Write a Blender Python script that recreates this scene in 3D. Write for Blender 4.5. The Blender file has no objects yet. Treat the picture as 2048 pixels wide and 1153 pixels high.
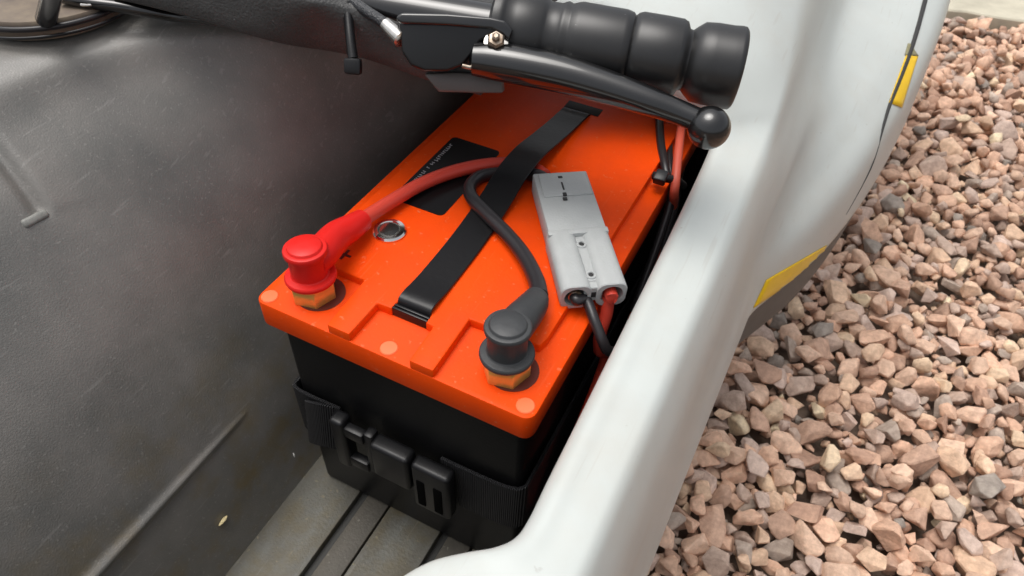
import bpy, bmesh, math, random
import numpy as np
from mathutils import Vector, Matrix
from mathutils.geometry import interpolate_bezier

rng = random.Random(7)
nr = np.random.default_rng(7)
scene = bpy.context.scene
COL = scene.collection

# ------------------------------------------------------------------ camera
CR = np.array([[0.89326221, 0.44815128, 0.03525686],
               [0.34165956, -0.62584166, -0.70113548],
               [-0.29214955, 0.63834367, -0.71215588]])
CC = np.array([0.23658837, -0.18322941, 0.5001206])
CF = 1424.557
cam = bpy.data.cameras.new('camera')
cam.sensor_width = 36.0
cam.lens = CF / 2048 * 36.0
cam.clip_start = 0.01
cam.clip_end = 200
co = bpy.data.objects.new('camera', cam)
COL.objects.link(co)
m = Matrix(((CR[0][0], -CR[1][0], -CR[2][0], CC[0]),
            (CR[0][1], -CR[1][1], -CR[2][1], CC[1]),
            (CR[0][2], -CR[1][2], -CR[2][2], CC[2]), (0, 0, 0, 1)))
co.matrix_world = m
scene.camera = co
cam.dof.use_dof = True
cam.dof.focus_distance = 0.40
cam.dof.aperture_fstop = 20.0

# ------------------------------------------------------------------ light
SUN_EL, SUN_AZ = math.radians(76), math.radians(262)     # azimuth measured from +Y towards +X
world = bpy.data.worlds.new('World')
scene.world = world
world.use_nodes = True
wn = world.node_tree
wn.nodes.clear()
sky = wn.nodes.new('ShaderNodeTexSky')
sky.sky_type = 'NISHITA'
sky.sun_disc = False
sky.sun_elevation = SUN_EL
sky.sun_rotation = SUN_AZ
sky.air_density = 1.0
sky.dust_density = 6.0
sky.ozone_density = 0.6
hs = wn.nodes.new('ShaderNodeHueSaturation')
hs.inputs['Saturation'].default_value = 0.25
bg = wn.nodes.new('ShaderNodeBackground')
bg.inputs['Strength'].default_value = 0.15
wo = wn.nodes.new('ShaderNodeOutputWorld')
wn.links.new(sky.outputs[0], hs.inputs['Color'])
wn.links.new(hs.outputs[0], bg.inputs['Color'])
wn.links.new(bg.outputs[0], wo.inputs[0])
sl = bpy.data.lights.new('sun', 'SUN')
sl.energy = 1.0
sl.angle = math.radians(40)
sl.color = (1.0, 0.965, 0.91)
so = bpy.data.objects.new('sun', sl)
COL.objects.link(so)
sd = Vector((math.sin(SUN_AZ) * math.cos(SUN_EL), math.cos(SUN_AZ) * math.cos(SUN_EL), math.sin(SUN_EL)))
so.rotation_euler = sd.to_track_quat('Z', 'Y').to_euler()
so.location = (0, 0, 3)
vs = scene.view_settings
vs.view_transform = 'Standard'
vs.look = 'None'
vs.gamma = 1
vs.exposure = 0.25
scene.cycles.max_bounces = 8


def at(u, v, Z=None, d=None, X=None, Y=None):
    """a viewing ray of the survey camera met with a known height / distance / plane"""
    q = CR.T @ np.array([(u - 1024) / CF, (v - 576.5) / CF, 1.0])
    if d is not None: t = d
    elif Z is not None: t = (Z - CC[2]) / q[2]
    elif X is not None: t = (X - CC[0]) / q[0]
    else: t = (Y - CC[1]) / q[1]
    return Vector(CC + t * q)


# ------------------------------------------------------------------ materials
def mat(name, col, rough=0.5, metal=0.0, var=0.0, vscale=30, col2=None, bump=0.0, bscale=200, coat=0.0,
        spec=0.5, speck=None, rvar=0.0, stretch=None, coat_ior=1.5, coat_rough=0.12, scratch=None, dirt=None):
    M = bpy.data.materials.new(name)
    M.use_nodes = True
    n, l = M.node_tree.nodes, M.node_tree.links
    b = n['Principled BSDF']
    b.inputs['Roughness'].default_value = rough
    b.inputs['Metallic'].default_value = metal
    b.inputs['Coat Weight'].default_value = coat
    b.inputs['Coat Roughness'].default_value = coat_rough
    b.inputs['Coat IOR'].default_value = coat_ior
    b.inputs['Specular IOR Level'].default_value = spec
    b.inputs['Base Color'].default_value = (*col, 1)
    tc = n.new('ShaderNodeTexCoord')
    src = tc.outputs['Object']
    if stretch:
        mp = n.new('ShaderNodeMapping')
        mp.inputs['Scale'].default_value = stretch
        l.new(src, mp.inputs['Vector'])
        src = mp.outputs[0]
    last = None
    if var > 0 or col2:
        t = n.new('ShaderNodeTexNoise')
        t.inputs['Scale'].default_value = vscale
        t.inputs['Detail'].default_value = 6
        t.inputs['Roughness'].default_value = 0.62
        l.new(src, t.inputs['Vector'])
        r = n.new('ShaderNodeValToRGB')
        r.color_ramp.elements[0].position = 0.32
        r.color_ramp.elements[1].position = 0.68
        c2 = col2 if col2 else tuple(c * (1 - var) for c in col)
        r.color_ramp.elements[0].color = (*c2, 1)
        r.color_ramp.elements[1].color = (*col, 1)
        l.new(t.outputs['Fac'], r.inputs['Fac'])
        last = r.outputs['Color']
        if rvar:
            mr = n.new('ShaderNodeMapRange')
            mr.inputs['To Min'].default_value = max(0.03, rough - rvar)
            mr.inputs['To Max'].default_value = min(1, rough + rvar)
            l.new(t.outputs['Fac'], mr.inputs['Value'])
            l.new(mr.outputs[0], b.inputs['Roughness'])
    if speck:
        sc, thr, sc_col, amt = speck
        t2 = n.new('ShaderNodeTexNoise')
        t2.inputs['Scale'].default_value = sc
        t2.inputs['Detail'].default_value = 3
        l.new(tc.outputs['Object'], t2.inputs['Vector'])
        r2 = n.new('ShaderNodeValToRGB')
        r2.color_ramp.elements[0].position = thr
        r2.color_ramp.elements[0].color = (0, 0, 0, 1)
        r2.color_ramp.elements[1].position = min(1, thr + 0.06)
        r2.color_ramp.elements[1].color = (amt, amt, amt, 1)
        l.new(t2.outputs['Fac'], r2.inputs['Fac'])
        mx = n.new('ShaderNodeMix')
        mx.data_type = 'RGBA'
        l.new(r2.outputs['Color'], mx.inputs['Factor'])
        if last is not None: l.new(last, mx.inputs['A'])
        else: mx.inputs['A'].default_value = (*col, 1)
        mx.inputs['B'].default_value = (*sc_col, 1)
        last = mx.outputs['Result']
    def overlay(fac, colour):
        nonlocal last
        mx = n.new('ShaderNodeMix')
        mx.data_type = 'RGBA'
        l.new(fac, mx.inputs['Factor'])
        if last is not None: l.new(last, mx.inputs['A'])
        else: mx.inputs['A'].default_value = (*col, 1)
        mx.inputs['B'].default_value = (*colour, 1)
        last = mx.outputs['Result']

    def thresh(src_, lo, hi, amt):
        r_ = n.new('ShaderNodeMapRange')
        r_.inputs['From Min'].default_value = lo
        r_.inputs['From Max'].default_value = hi
        r_.inputs['To Max'].default_value = amt
        l.new(src_, r_.inputs['Value'])
        return r_.outputs[0]
    if scratch:                                   # fine hairline scratches in a few directions
        s_col, s_amt, s_scale = scratch
        for q, (rx, ry, rz) in enumerate(((.3, .2, .5), (1.1, .7, -.4), (-.6, 1.3, 1.9))):
            mp = n.new('ShaderNodeMapping')
            mp.inputs['Rotation'].default_value = (rx, ry, rz)
            mp.inputs['Scale'].default_value = (s_scale, s_scale * .045, s_scale * .35)
            mp.inputs['Location'].default_value = (q * 7.3, q * 3.1, 0)
            l.new(tc.outputs['Object'], mp.inputs['Vector'])
            tn = n.new('ShaderNodeTexNoise')
            tn.inputs['Scale'].default_value = 1
            tn.inputs['Detail'].default_value = 2
            l.new(mp.outputs[0], tn.inputs['Vector'])
            overlay(thresh(tn.outputs['Fac'], .685, .74, s_amt), s_col)
    if dirt:                                      # blotchy settled dirt
        d_col, d_amt, d_scale, zlo, zhi = dirt
        tn = n.new('ShaderNodeTexNoise')
        tn.inputs['Scale'].default_value = d_scale
        tn.inputs['Detail'].default_value = 7
        tn.inputs['Roughness'].default_value = 0.68
        l.new(tc.outputs['Object'], tn.inputs['Vector'])
        fac = thresh(tn.outputs['Fac'], .46, .66, d_amt)
        if zlo is not None:
            sx = n.new('ShaderNodeSeparateXYZ')
            l.new(tc.outputs['Object'], sx.inputs[0])
            hz_ = thresh(sx.outputs['Z'], zhi, zlo, 1.0)
            mm_ = n.new('ShaderNodeMath')
            mm_.operation = 'MULTIPLY'
            l.new(fac, mm_.inputs[0])
            l.new(hz_, mm_.inputs[1])
            fac = mm_.outputs[0]
        overlay(fac, d_col)
    if last is not None: l.new(last, b.inputs['Base Color'])
    if bump > 0:
        tb = n.new('ShaderNodeTexNoise')
        tb.inputs['Scale'].default_value = bscale
        tb.inputs['Detail'].default_value = 4
        l.new(tc.outputs['Object'], tb.inputs['Vector'])
        bp = n.new('ShaderNodeBump')
        bp.inputs['Strength'].default_value = bump
        bp.inputs['Distance'].default_value = 0.001
        l.new(tb.outputs['Fac'], bp.inputs['Height'])
        l.new(bp.outputs[0], b.inputs['Normal'])
    return M


M_white = mat('white_body_plastic', (0.52, 0.55, 0.528), 0.44, var=0.07, vscale=16, coat=0.05, speck=(170, 0.715, (0.28, 0.26, 0.23), 0.45), rvar=0.10, bump=0.05, bscale=60, scratch=((.40, .38, .34), .25, 300), dirt=((.47, .45, .40), .35, 12, None, None))
M_tub = mat('grey_tub_plastic', (0.205, 0.192, 0.175), 0.46, col2=(0.130, 0.128, 0.118), vscale=19, scratch=((.32, .31, .29), .28, 420), dirt=((.16, .115, .042), .95, 30, .02, .18), bump=0.28, bscale=1000, spec=0.6, coat=0.4, coat_ior=1.6, coat_rough=0.36,
            speck=(520, 0.63, (0.27, 0.26, 0.24), 0.5), rvar=0.10)
M_floor = mat('dusty_floor_plastic', (0.132, 0.134, 0.122), 0.55, col2=(0.070, 0.062, 0.045), vscale=38, stretch=(1, 0.35, 1), bump=0.3, bscale=500,
              speck=(260, 0.66, (0.22, 0.19, 0.12), 0.6), dirt=((.10, .078, .035), .7, 35, None, None), scratch=((.24, .24, .22), .3, 350))
M_floorb = mat('muddy_floor_plastic', (0.095, 0.083, 0.066), 0.6, col2=(0.06, 0.055, 0.045), vscale=45, stretch=(1, 0.3, 1), bump=0.3, bscale=500,
               speck=(260, 0.67, (0.2, 0.19, 0.16), 0.6))
M_groove = mat('dark_floor_groove', (0.03, 0.03, 0.028), 0.7)
M_cover = mat('grained_dark_plastic', (0.055, 0.055, 0.054), 0.5, var=0.3, vscale=60, bump=0.6, bscale=700, speck=(380, 0.68, (0.2, 0.2, 0.2), 0.5))
M_sill = mat('dark_sill_plastic', (0.10, 0.10, 0.095), 0.55, var=0.25, vscale=25)
M_tape = mat('yellow_reflective_tape', (0.85, 0.53, 0.0), 0.3, var=0.12, vscale=60, scratch=((.6, .42, .08), .4, 150))
M_olive = mat('olive_surface', (0.24, 0.22, 0.12), 0.6)
M_seam = mat('seam_gap', (0.03, 0.03, 0.03), 0.8)
M_orange = mat('orange_lid_plastic', (0.86, 0.070, 0.0025), 0.45, spec=0.10, var=0.10, vscale=26, bump=0.10, bscale=700, speck=(300, 0.66, (0.75, 0.22, 0.10), 0.4), rvar=0.08, scratch=((.85, .20, .08), .10, 380), dirt=((.62, .05, .008), .30, 30, None, None))
M_plug = mat('pale_orange_plug', (0.93, 0.17, 0.055), 0.4)
M_case = mat('black_case_plastic', (0.006, 0.006, 0.0065), 0.42, spec=0.3, var=0.2, vscale=40, bump=0.12, bscale=600)
M_black = mat('black_plastic', (0.009, 0.009, 0.010), 0.33, spec=0.35)
M_buckle = mat('black_buckle_plastic', (0.008, 0.008, 0.009), 0.38, spec=0.4)
M_rubberk = mat('black_rubber_boot', (0.036, 0.038, 0.040), 0.5, bump=0.1, bscale=500)
M_red = mat('red_vinyl_boot', (0.66, 0.014, 0.010), 0.40, spec=0.3)
M_redc = mat('red_silicone_cable', (0.60, 0.055, 0.032), 0.42)
M_blkc = mat('black_silicone_cable', (0.020, 0.018, 0.020), 0.33)
M_grip = mat('black_grip_rubber', (0.010, 0.010, 0.0105), 0.42, spec=0.6, coat=0.08, coat_rough=0.25, coat_ior=1.7, rvar=0.06, var=0.2, vscale=60, speck=(330, 0.73, (0.25, 0.25, 0.25), 0.5))
M_gloss = mat('black_gloss_enamel', (0.005, 0.005, 0.0055), 0.35, coat=0.8, coat_ior=1.7, coat_rough=0.09, spec=0.2)
M_satin = mat('black_satin_enamel', (0.006, 0.006, 0.0065), 0.3, coat=0.35, coat_rough=0.12, spec=0.3)
M_steel = mat('bright_steel', (0.72, 0.70, 0.66), 0.24, metal=1.0, var=0.25, vscale=300)
M_chrome = mat('chromed_steel', (0.78, 0.77, 0.74), 0.14, metal=1.0)
M_rusty = mat('dull_steel', (0.42, 0.37, 0.31), 0.38, metal=0.9, col2=(0.16, 0.10, 0.06), vscale=250)
M_brass = mat('brass', (0.80, 0.52, 0.13), 0.28, metal=0.45, var=0.15, vscale=200)
M_conn = mat('grey_connector_plastic', (0.40, 0.415, 0.41), 0.5, var=0.08, vscale=80, bump=0.25, bscale=800)
M_ink = mat('black_ink', (0.02, 0.02, 0.02), 0.6)
M_sticker = mat('black_sticker', (0.006, 0.006, 0.0065), 0.35, spec=0.2)
M_void = mat('deep_black', (0.002, 0.002, 0.002), 0.9, spec=0.05)
M_print = mat('white_print', (0.42, 0.40, 0.42), 0.6)
M_brown = mat('brown_plate', (0.22, 0.175, 0.125), 0.6, col2=(0.13, 0.10, 0.08), vscale=60)
M_straw = mat('straw', (0.62, 0.52, 0.28), 0.7)
M_fleck = mat('white_chip', (0.75, 0.74, 0.70), 0.6)
M_conc = mat('pale_concrete', (0.56, 0.52, 0.41), 0.85, col2=(0.40, 0.37, 0.29), vscale=14, bump=0.8, bscale=120)
M_soil = mat('stony_soil', (0.20, 0.14, 0.105), 0.95, col2=(0.11, 0.08, 0.06), vscale=60, bump=1.0, bscale=150)


def web_material():
    M = bpy.data.materials.new('black_webbing')
    M.use_nodes = True
    n, l = M.node_tree.nodes, M.node_tree.links
    b = n['Principled BSDF']
    b.inputs['Base Color'].default_value = (0.016, 0.016, 0.018, 1)
    b.inputs['Roughness'].default_value = 0.6
    tc = n.new('ShaderNodeTexCoord')
    w = n.new('ShaderNodeTexWave')
    w.bands_direction = 'X'
    w.inputs['Scale'].default_value = 260
    w.inputs['Distortion'].default_value = 0.4
    l.new(tc.outputs['Object'], w.inputs['Vector'])
    bp = n.new('ShaderNodeBump')
    bp.inputs['Strength'].default_value = 0.8
    bp.inputs['Distance'].default_value = 0.0012
    l.new(w.outputs['Fac'], bp.inputs['Height'])
    l.new(bp.outputs[0], b.inputs['Normal'])
    return M


M_web = web_material()


def stone_material():
    M = bpy.data.materials.new('gravel_stone')
    M.use_nodes = True
    n, l = M.node_tree.nodes, M.node_tree.links
    b = n['Principled BSDF']
    b.inputs['Roughness'].default_value = 0.85
    b.inputs['Specular IOR Level'].default_value = 0.3
    a = n.new('ShaderNodeAttribute')
    a.attribute_name = 'tint'
    tc = n.new('ShaderNodeTexCoord')
    t = n.new('ShaderNodeTexNoise')
    t.inputs['Scale'].default_value = 110
    t.inputs['Detail'].default_value = 7
    t.inputs['Roughness'].default_value = 0.7
    l.new(tc.outputs['Object'], t.inputs['Vector'])
    r = n.new('ShaderNodeValToRGB')
    r.color_ramp.elements[0].position = 0.28
    r.color_ramp.elements[0].color = (0.60, 0.57, 0.56, 1)
    r.color_ramp.elements[1].position = 0.72
    r.color_ramp.elements[1].color = (1.18, 1.16, 1.12, 1)
    l.new(t.outputs['Fac'], r.inputs['Fac'])
    mx = n.new('ShaderNodeMix')
    mx.data_type = 'RGBA'
    mx.blend_type = 'MULTIPLY'
    mx.inputs['Factor'].default_value = 1
    l.new(a.outputs['Color'], mx.inputs['A'])
    l.new(r.outputs['Color'], mx.inputs['B'])
    l.new(mx.outputs['Result'], b.inputs['Base Color'])
    t3 = n.new('ShaderNodeTexNoise')
    t3.inputs['Scale'].default_value = 260
    t3.inputs['Detail'].default_value = 6
    l.new(tc.outputs['Object'], t3.inputs['Vector'])
    bp = n.new('ShaderNodeBump')
    bp.inputs['Strength'].default_value = 0.55
    bp.inputs['Distance'].default_value = 0.002
    l.new(t3.outputs['Fac'], bp.inputs['Height'])
    l.new(bp.outputs[0], b.inputs['Normal'])
    return M


M_stone = stone_material()


# ------------------------------------------------------------------ mesh helpers
def tag(o, label=None, cat=None, group=None, kind=None):
    if label: o['label'] = label
    if cat: o['category'] = cat
    if group: o['group'] = group
    if kind: o['kind'] = kind
    return o


def empty(name, loc, label, cat):
    o = bpy.data.objects.new(name, None)
    o.empty_display_size = 0.02
    o.location = loc
    COL.objects.link(o)
    return tag(o, label, cat)


def link(name, me, material, parent=None, smooth=True, angle=40):
    o = bpy.data.objects.new(name, me)
    COL.objects.link(o)
    if material is not None and not me.materials: me.materials.append(material)
    if parent is not None:
        o.parent = parent
        pw = Matrix.Translation(parent.location) if parent.parent is None and parent.type == 'EMPTY' else Matrix.Identity(4)
        o.matrix_parent_inverse = pw.inverted()
    if smooth:
        me.shade_smooth()
        if angle < 180: me.set_sharp_from_angle(angle=math.radians(angle))
    return o


def from_bm(name, bm, material, parent=None, smooth=True, angle=40):
    bmesh.ops.recalc_face_normals(bm, faces=bm.faces)
    me = bpy.data.meshes.new(name)
    bm.to_mesh(me)
    bm.free()
    return link(name, me, material, parent, smooth, angle)


def raw(name, verts, faces, material, parent=None, smooth=True, angle=40):
    me = bpy.data.meshes.new(name)
    me.from_pydata([tuple(v) for v in verts], [], faces)
    bm = bmesh.new()
    bm.from_mesh(me)
    bpy.data.meshes.remove(me)
    return from_bm(name, bm, material, parent, smooth, angle)


def bm_bevel(bm, off, seg=2, ang=25):
    if off <= 0: return
    ed = [e for e in bm.edges if len(e.link_faces) == 2 and e.calc_face_angle(0) > math.radians(ang)]
    bmesh.ops.bevel(bm, geom=ed, offset=off, segments=seg, profile=0.5, affect='EDGES', clamp_overlap=True)


def box(name, lo, hi, material, parent=None, bev=0.001, seg=2, M=None, taper=None):
    bm = bmesh.new()
    c = bmesh.ops.create_cube(bm, size=1)
    for v in c['verts']:
        v.co = Vector([lo[i] + (v.co[i] + .5) * (hi[i] - lo[i]) for i in range(3)])
    bm_bevel(bm, bev, seg)
    if M is not None: bm.transform(M)
    return from_bm(name, bm, material, parent)


def prism(name, pts, z0, z1, material, parent=None, bev=0.001, seg=2, M=None, hole=None):
    """pts: outline in the local x-y plane, extruded from z0 to z1"""
    bm = bmesh.new()
    a = [bm.verts.new((p[0], p[1], z0)) for p in pts]
    b = [bm.verts.new((p[0], p[1], z1)) for p in pts]
    n = len(pts)
    bm.faces.new(a[::-1])
    bm.faces.new(b)
    for i in range(n): bm.faces.new((a[i], a[(i + 1) % n], b[(i + 1) % n], b[i]))
    bmesh.ops.recalc_face_normals(bm, faces=bm.faces)
    bm_bevel(bm, bev, seg)
    if M is not None: bm.transform(M)
    return from_bm(name, bm, material, parent)


def catmull(P, n):
    """resample a polyline of control points with n steps per span"""
    P = [np.array(p, float) for p in P]
    out = []
    for i in range(len(P) - 1):
        p0 = P[i - 1] if i else 2 * P[0] - P[1]
        p1, p2 = P[i], P[i + 1]
        p3 = P[i + 2] if i + 2 < len(P) else 2 * P[-1] - P[-2]
        for k in range(n):
            t = k / n
            out.append(.5 * (2 * p1 + (p2 - p0) * t + (2 * p0 - 5 * p1 + 4 * p2 - p3) * t * t + (3 * p1 - p0 - 3 * p2 + p3) * t ** 3))
    out.append(P[-1])
    return out


def tube(name, pts, rad, material, parent=None, n=16, steps=8, cap=True, squash=None):
    """pts control points; rad a radius or one per control point; round ends"""
    if not hasattr(rad, '__len__'): rad = [rad] * len(pts)
    C4 = [list(p) + [r] for p, r in zip(pts, rad)]
    S = catmull(C4, steps) if len(pts) > 2 or steps > 1 else [np.array(c) for c in C4]
    P = [Vector(s[:3]) for s in S]
    Rr = [s[3] for s in S]
    verts, faces = [], []
    T = [(P[min(i + 1, len(P) - 1)] - P[max(i - 1, 0)]).normalized() for i in range(len(P))]
    up = Vector((0, 0, 1)) if abs(T[0].z) < .9 else Vector((0, 1, 0))
    N = (up - T[0] * up.dot(T[0])).normalized()
    for i in range(len(P)):
        N = (N - T[i] * N.dot(T[i])).normalized()
        B = T[i].cross(N)
        for k in range(n):
            a = 2 * math.pi * k / n
            ca, sa = math.cos(a), math.sin(a)
            if squash: ca *= squash
            verts.append(P[i] + (N * ca + B * sa) * Rr[i])
    for i in range(len(P) - 1):
        for k in range(n):
            k2 = (k + 1) % n
            faces.append((i * n + k, i * n + k2, (i + 1) * n + k2, (i + 1) * n + k))
    if cap:
        for e, i, s in ((0, 0, -1), (1, len(P) - 1, 1)):
            verts.append(P[i] + T[i] * s * Rr[i] * .35)
            c = len(verts) - 1
            for k in range(n): faces.append((i * n + k, i * n + (k + 1) % n, c))
    return raw(name, verts, faces, material, parent, True, 60)


def axis_matrix(o, ax, up=(0, 0, 1)):
    z = Vector(ax).normalized()
    u = Vector(up)
    x = u - z * u.dot(z)
    if x.length < 1e-4: x = Vector((1, 0, 0))
    x.normalize()
    y = z.cross(x)
    return Matrix(((x.x, y.x, z.x, o[0]), (x.y, y.y, z.y, o[1]), (x.z, y.z, z.z, o[2]), (0, 0, 0, 1)))


def lathe(name, prof, o, ax, material, parent=None, n=48, angle=40):
    """prof: (radius, height) pairs along the axis"""
    Mx = axis_matrix(o, ax)
    verts, faces = [], []
    for r, h in prof:
        for k in range(n):
            a = 2 * math.pi * k / n
            verts.append(Mx @ Vector((r * math.cos(a), r * math.sin(a), h)))
    for i in range(len(prof) - 1):
        for k in range(n):
            k2 = (k + 1) % n
            faces.append((i * n + k, i * n + k2, (i + 1) * n + k2, (i + 1) * n + k))
    faces.append(tuple(range(n))[::-1])
    faces.append(tuple(range((len(prof) - 1) * n, len(prof) * n)))
    return raw(name, verts, faces, material, parent, True, angle)


def loft(name, sections, material, parent=None, su=6, sv=4, disp=None, angle=60, thick=0):
    """sections: list of equally long lists of control points; Catmull-Rom both ways"""
    rows = [catmull(s, sv) for s in sections]
    cols = [catmull([r[j] for r in rows], su) for j in range(len(rows[0]))]
    nu, nv = len(cols[0]), len(cols)
    V = [[Vector(cols[j][i]) for j in range(nv)] for i in range(nu)]
    if disp: V = disp(V)
    verts = [p for r in V for p in r]
    faces = [(i * nv + j, i * nv + j + 1, (i + 1) * nv + j + 1, (i + 1) * nv + j) for i in range(nu - 1) for j in range(nv - 1)]
    me = bpy.data.meshes.new(name)
    me.from_pydata([tuple(v) for v in verts], [], faces)
    o = link(name, me, material, parent, True, angle)
    if thick:
        s = o.modifiers.new('thickness', 'SOLIDIFY')
        s.thickness = thick
        s.offset = -1
    return o


def ribbon(name, path, width_dir, w, t, material, parent=None, steps=6):
    """flat strap: path control points, width along width_dir, thickness t"""
    S = catmull(path, steps)
    P = [Vector(s) for s in S]
    wd = Vector(width_dir).normalized()
    verts, faces = [], []
    for i, p in enumerate(P):
        T = (P[min(i + 1, len(P) - 1)] - P[max(i - 1, 0)]).normalized()
        N = wd.cross(T).normalized()
        e = t * .2
        for a, b in ((-w / 2, -t / 2 + e), (-w / 2 + e, -t / 2), (w / 2 - e, -t / 2), (w / 2, -t / 2 + e), (w / 2, t / 2 - e), (w / 2 - e, t / 2), (-w / 2 + e, t / 2), (-w / 2, t / 2 - e)):
            verts.append(p + wd * a + N * b)
    n = 8
    for i in range(len(P) - 1):
        for k in range(n): faces.append((i * n + k, i * n + (k + 1) % n, (i + 1) * n + (k + 1) % n, (i + 1) * n + k))
    faces.append(tuple(range(n)))
    faces.append(tuple(range((len(P) - 1) * n, len(P) * n)))
    return raw(name, verts, faces, material, parent, True, 35)


# ================================================================== SETTING
GZ = -0.135


def plane(name, x0, x1, y0, y1, z, material, kind):
    me = bpy.data.meshes.new(name)
    me.from_pydata([(x0, y0, z), (x1, y0, z), (x1, y1, z), (x0, y1, z)], [], [(0, 1, 2, 3)])
    return tag(link(name, me, material, None, False), kind=kind)


plane('ground', -60, 60, -60, 60, GZ - 0.046, M_soil, 'structure')
# concrete path beyond the gravel, with a slightly ragged near edge
edge = []
p0, p1 = at(1880, 22, GZ), at(2048, 48, GZ)
dirx = (p1 - p0).normalized()
for k in range(90):
    q = p0 + dirx * (-1.6 + k * .05)
    edge.append((q.x + rng.uniform(-.004, .004), q.y + rng.uniform(-.010, .010)))
pth = edge + [(edge[-1][0] + .6, edge[-1][1] + 2.4), (edge[0][0] + .6, edge[0][1] + 2.4)]
tag(prism('pavement', pth, GZ - .06, GZ + .004, M_conc, None, .003, 1), kind='structure')

# ================================================================== VEHICLE
veh = empty('recumbent_tricycle', (0, 0, 0.02), 'white and grey plastic recumbent electric tricycle with open footwell on gravel', 'vehicle')

# ---- left tub wall, dense surface with a moulded ridge and a groove
ZF = 0.022


def wall_profile(Y):
    f = lambda a: float(np.interp(Y, (-.5, -.02, .04, .08, .113, .15, .2, .3, .45), a))
    return [(f((-.006,) * 9), ZF - .004), (f((-.011,) * 9), .035), (f((-.030, -.030, -.029, -.027, -.025, -.022, -.018, -.016, -.016)), .10),
            (f((-.066, -.066, -.062, -.054, -.046, -.036, -.026, -.022, -.022)), .18),
            (f((-.108, -.108, -.099, -.085, -.064, -.045, -.034, -.030, -.030)), .25),
            (f((-.140, -.140, -.130, -.108, -.074, -.052, -.040, -.036, -.036)), .284),
            (f((-.158, -.158, -.146, -.122, -.086, -.062, -.049, -.045, -.045)), .3005),
            (f((-.190, -.190, -.178, -.152, -.112, -.09, -.075, -.07, -.07)), .3055),
            (f((-.30, -.30, -.29, -.26, -.22, -.20, -.18, -.18, -.18)), .310), (-.60, .310)]


ys = [-.5, -.4, -.3, -.22, -.15, -.1, -.06, -.03, 0, .03, .06, .09, .12, .16, .2, .26, .32, .38, .45]
wsec = [[(x, y, z) for x, z in wall_profile(y)] for y in ys]
g0, g1 = np.array(at(-60, 80, X=-.13)), np.array(at(86, 428, X=-.108))


def wall_disp(V):
    nu, nv = len(V), len(V[0])
    A = np.array([[tuple(p) for p in r] for r in V])
    out = A.copy()
    du = np.gradient(A, axis=0)
    dv = np.gradient(A, axis=1)
    N = np.cross(du, dv)
    N /= np.linalg.norm(N, axis=2, keepdims=True) + 1e-12
    N[N[:, :, 0] + N[:, :, 2] < 0] *= -1
    # moulded ridge running along the wall, fading out towards the battery
    zr = .1005 + .03 * (0 - A[:, :, 1]) * 0
    k = np.clip((-.012 - A[:, :, 1]) / .12, 0, 1) ** .6
    dz = A[:, :, 2] - zr
    h = .0040 * k * np.exp(-(dz / (.0012 + .0022 * k)) ** 2) - .0015 * k / (1 + np.exp(dz / .0012)) * np.exp(-np.clip(-dz, 0, 1) / .05)
    # groove ending in a lip
    g = g1 - g0
    L = np.linalg.norm(g[1:])
    e = g[1:] / L
    rel = A[:, :, 1:] - g0[1:]
    s = rel @ e
    tt = rel @ np.array([-e[1], e[0]])
    inside = 1 / (1 + np.exp(-(L - s) / .0012))
    upper = (A[:, :, 2] > .15) & (A[:, :, 2] < .31)
    h -= np.where(upper, .0042 * np.exp(-(tt / .0034) ** 2) * inside, 0)
    pan = 1 / (1 + np.exp(-(-tt - .004) / .001)) * inside * np.exp(-np.clip(-tt, 0, 1) / .03)
    pan2 = 1 / (1 + np.exp((tt - .004) / .001)) * 0
    h += np.where(upper, .0016 * 1 / (1 + np.exp(-(tt - .004) / .0012)) * np.exp(-np.clip(tt, 0, 1) / .012) * inside, 0)
    out = A + N * h[:, :, None]
    return [[Vector(p) for p in r] for r in out]


loft('tub_side_wall', wsec, M_tub, veh, su=14, sv=60, disp=wall_disp, angle=180)
# lip at the end of the groove, coloured paler to look lit
cp = at(72, 436, X=-.1075)
Mc = axis_matrix(cp, Vector((.75, .05, .65)), up=(at(95, 425, X=-.107) - at(50, 448, X=-.108)))
M_clip = mat('lit_lip_plastic', (0.26, 0.26, 0.24), 0.5, var=.3, vscale=200)
box('moulded_lip', (-.0070, -.0026, -.006), (.0074, .0026, -.0006), M_clip, veh, .0018, 3, Mc)

# ---- right inner wall, front wall and floor
rsec = []
for y in (-.5, -.3, -.12, -.06, 0, .1, .2, .28, .35):
    xo = float(np.interp(y, (-.5, -.11, -.07, -.05, .5), (.150, .160, .178, .190, .188)))
    rsec.append([(.172 + (xo - .19) * .6, y, ZF - .004), (.176 + (xo - .19), y, .06), (xo - .004, y, .16), (xo + .004, y, .222)])
loft('tub_right_wall', rsec, M_cover, veh, su=3, sv=4)
fsec = [[(x, .352, ZF - .004), (x, .356, .10), (x, .352, .2), (x, .345, .236)] for x in (-.12, -.05, .05, .12, .18)]
loft('tub_front_wall', fsec, M_cover, veh, su=3, sv=3)
flo = box('floor_pan', (-.012, -.5, ZF - .02), (.20, .36, ZF - .006), M_groove, veh, 0)
for (xa, xb, mm, zt) in ((-.0075, .0365, M_floor, 0), (.0425, .0605, M_floorb, -.0015), (.0625, .104, M_floor, .0005), (.110, .128, M_floorb, -.001), (.130, .176, M_floor, 0)):
    box('floor_board', (xa, -.5, ZF - .008), (xb, .352, ZF + zt), mm, flo, .0012, 2)

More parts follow.
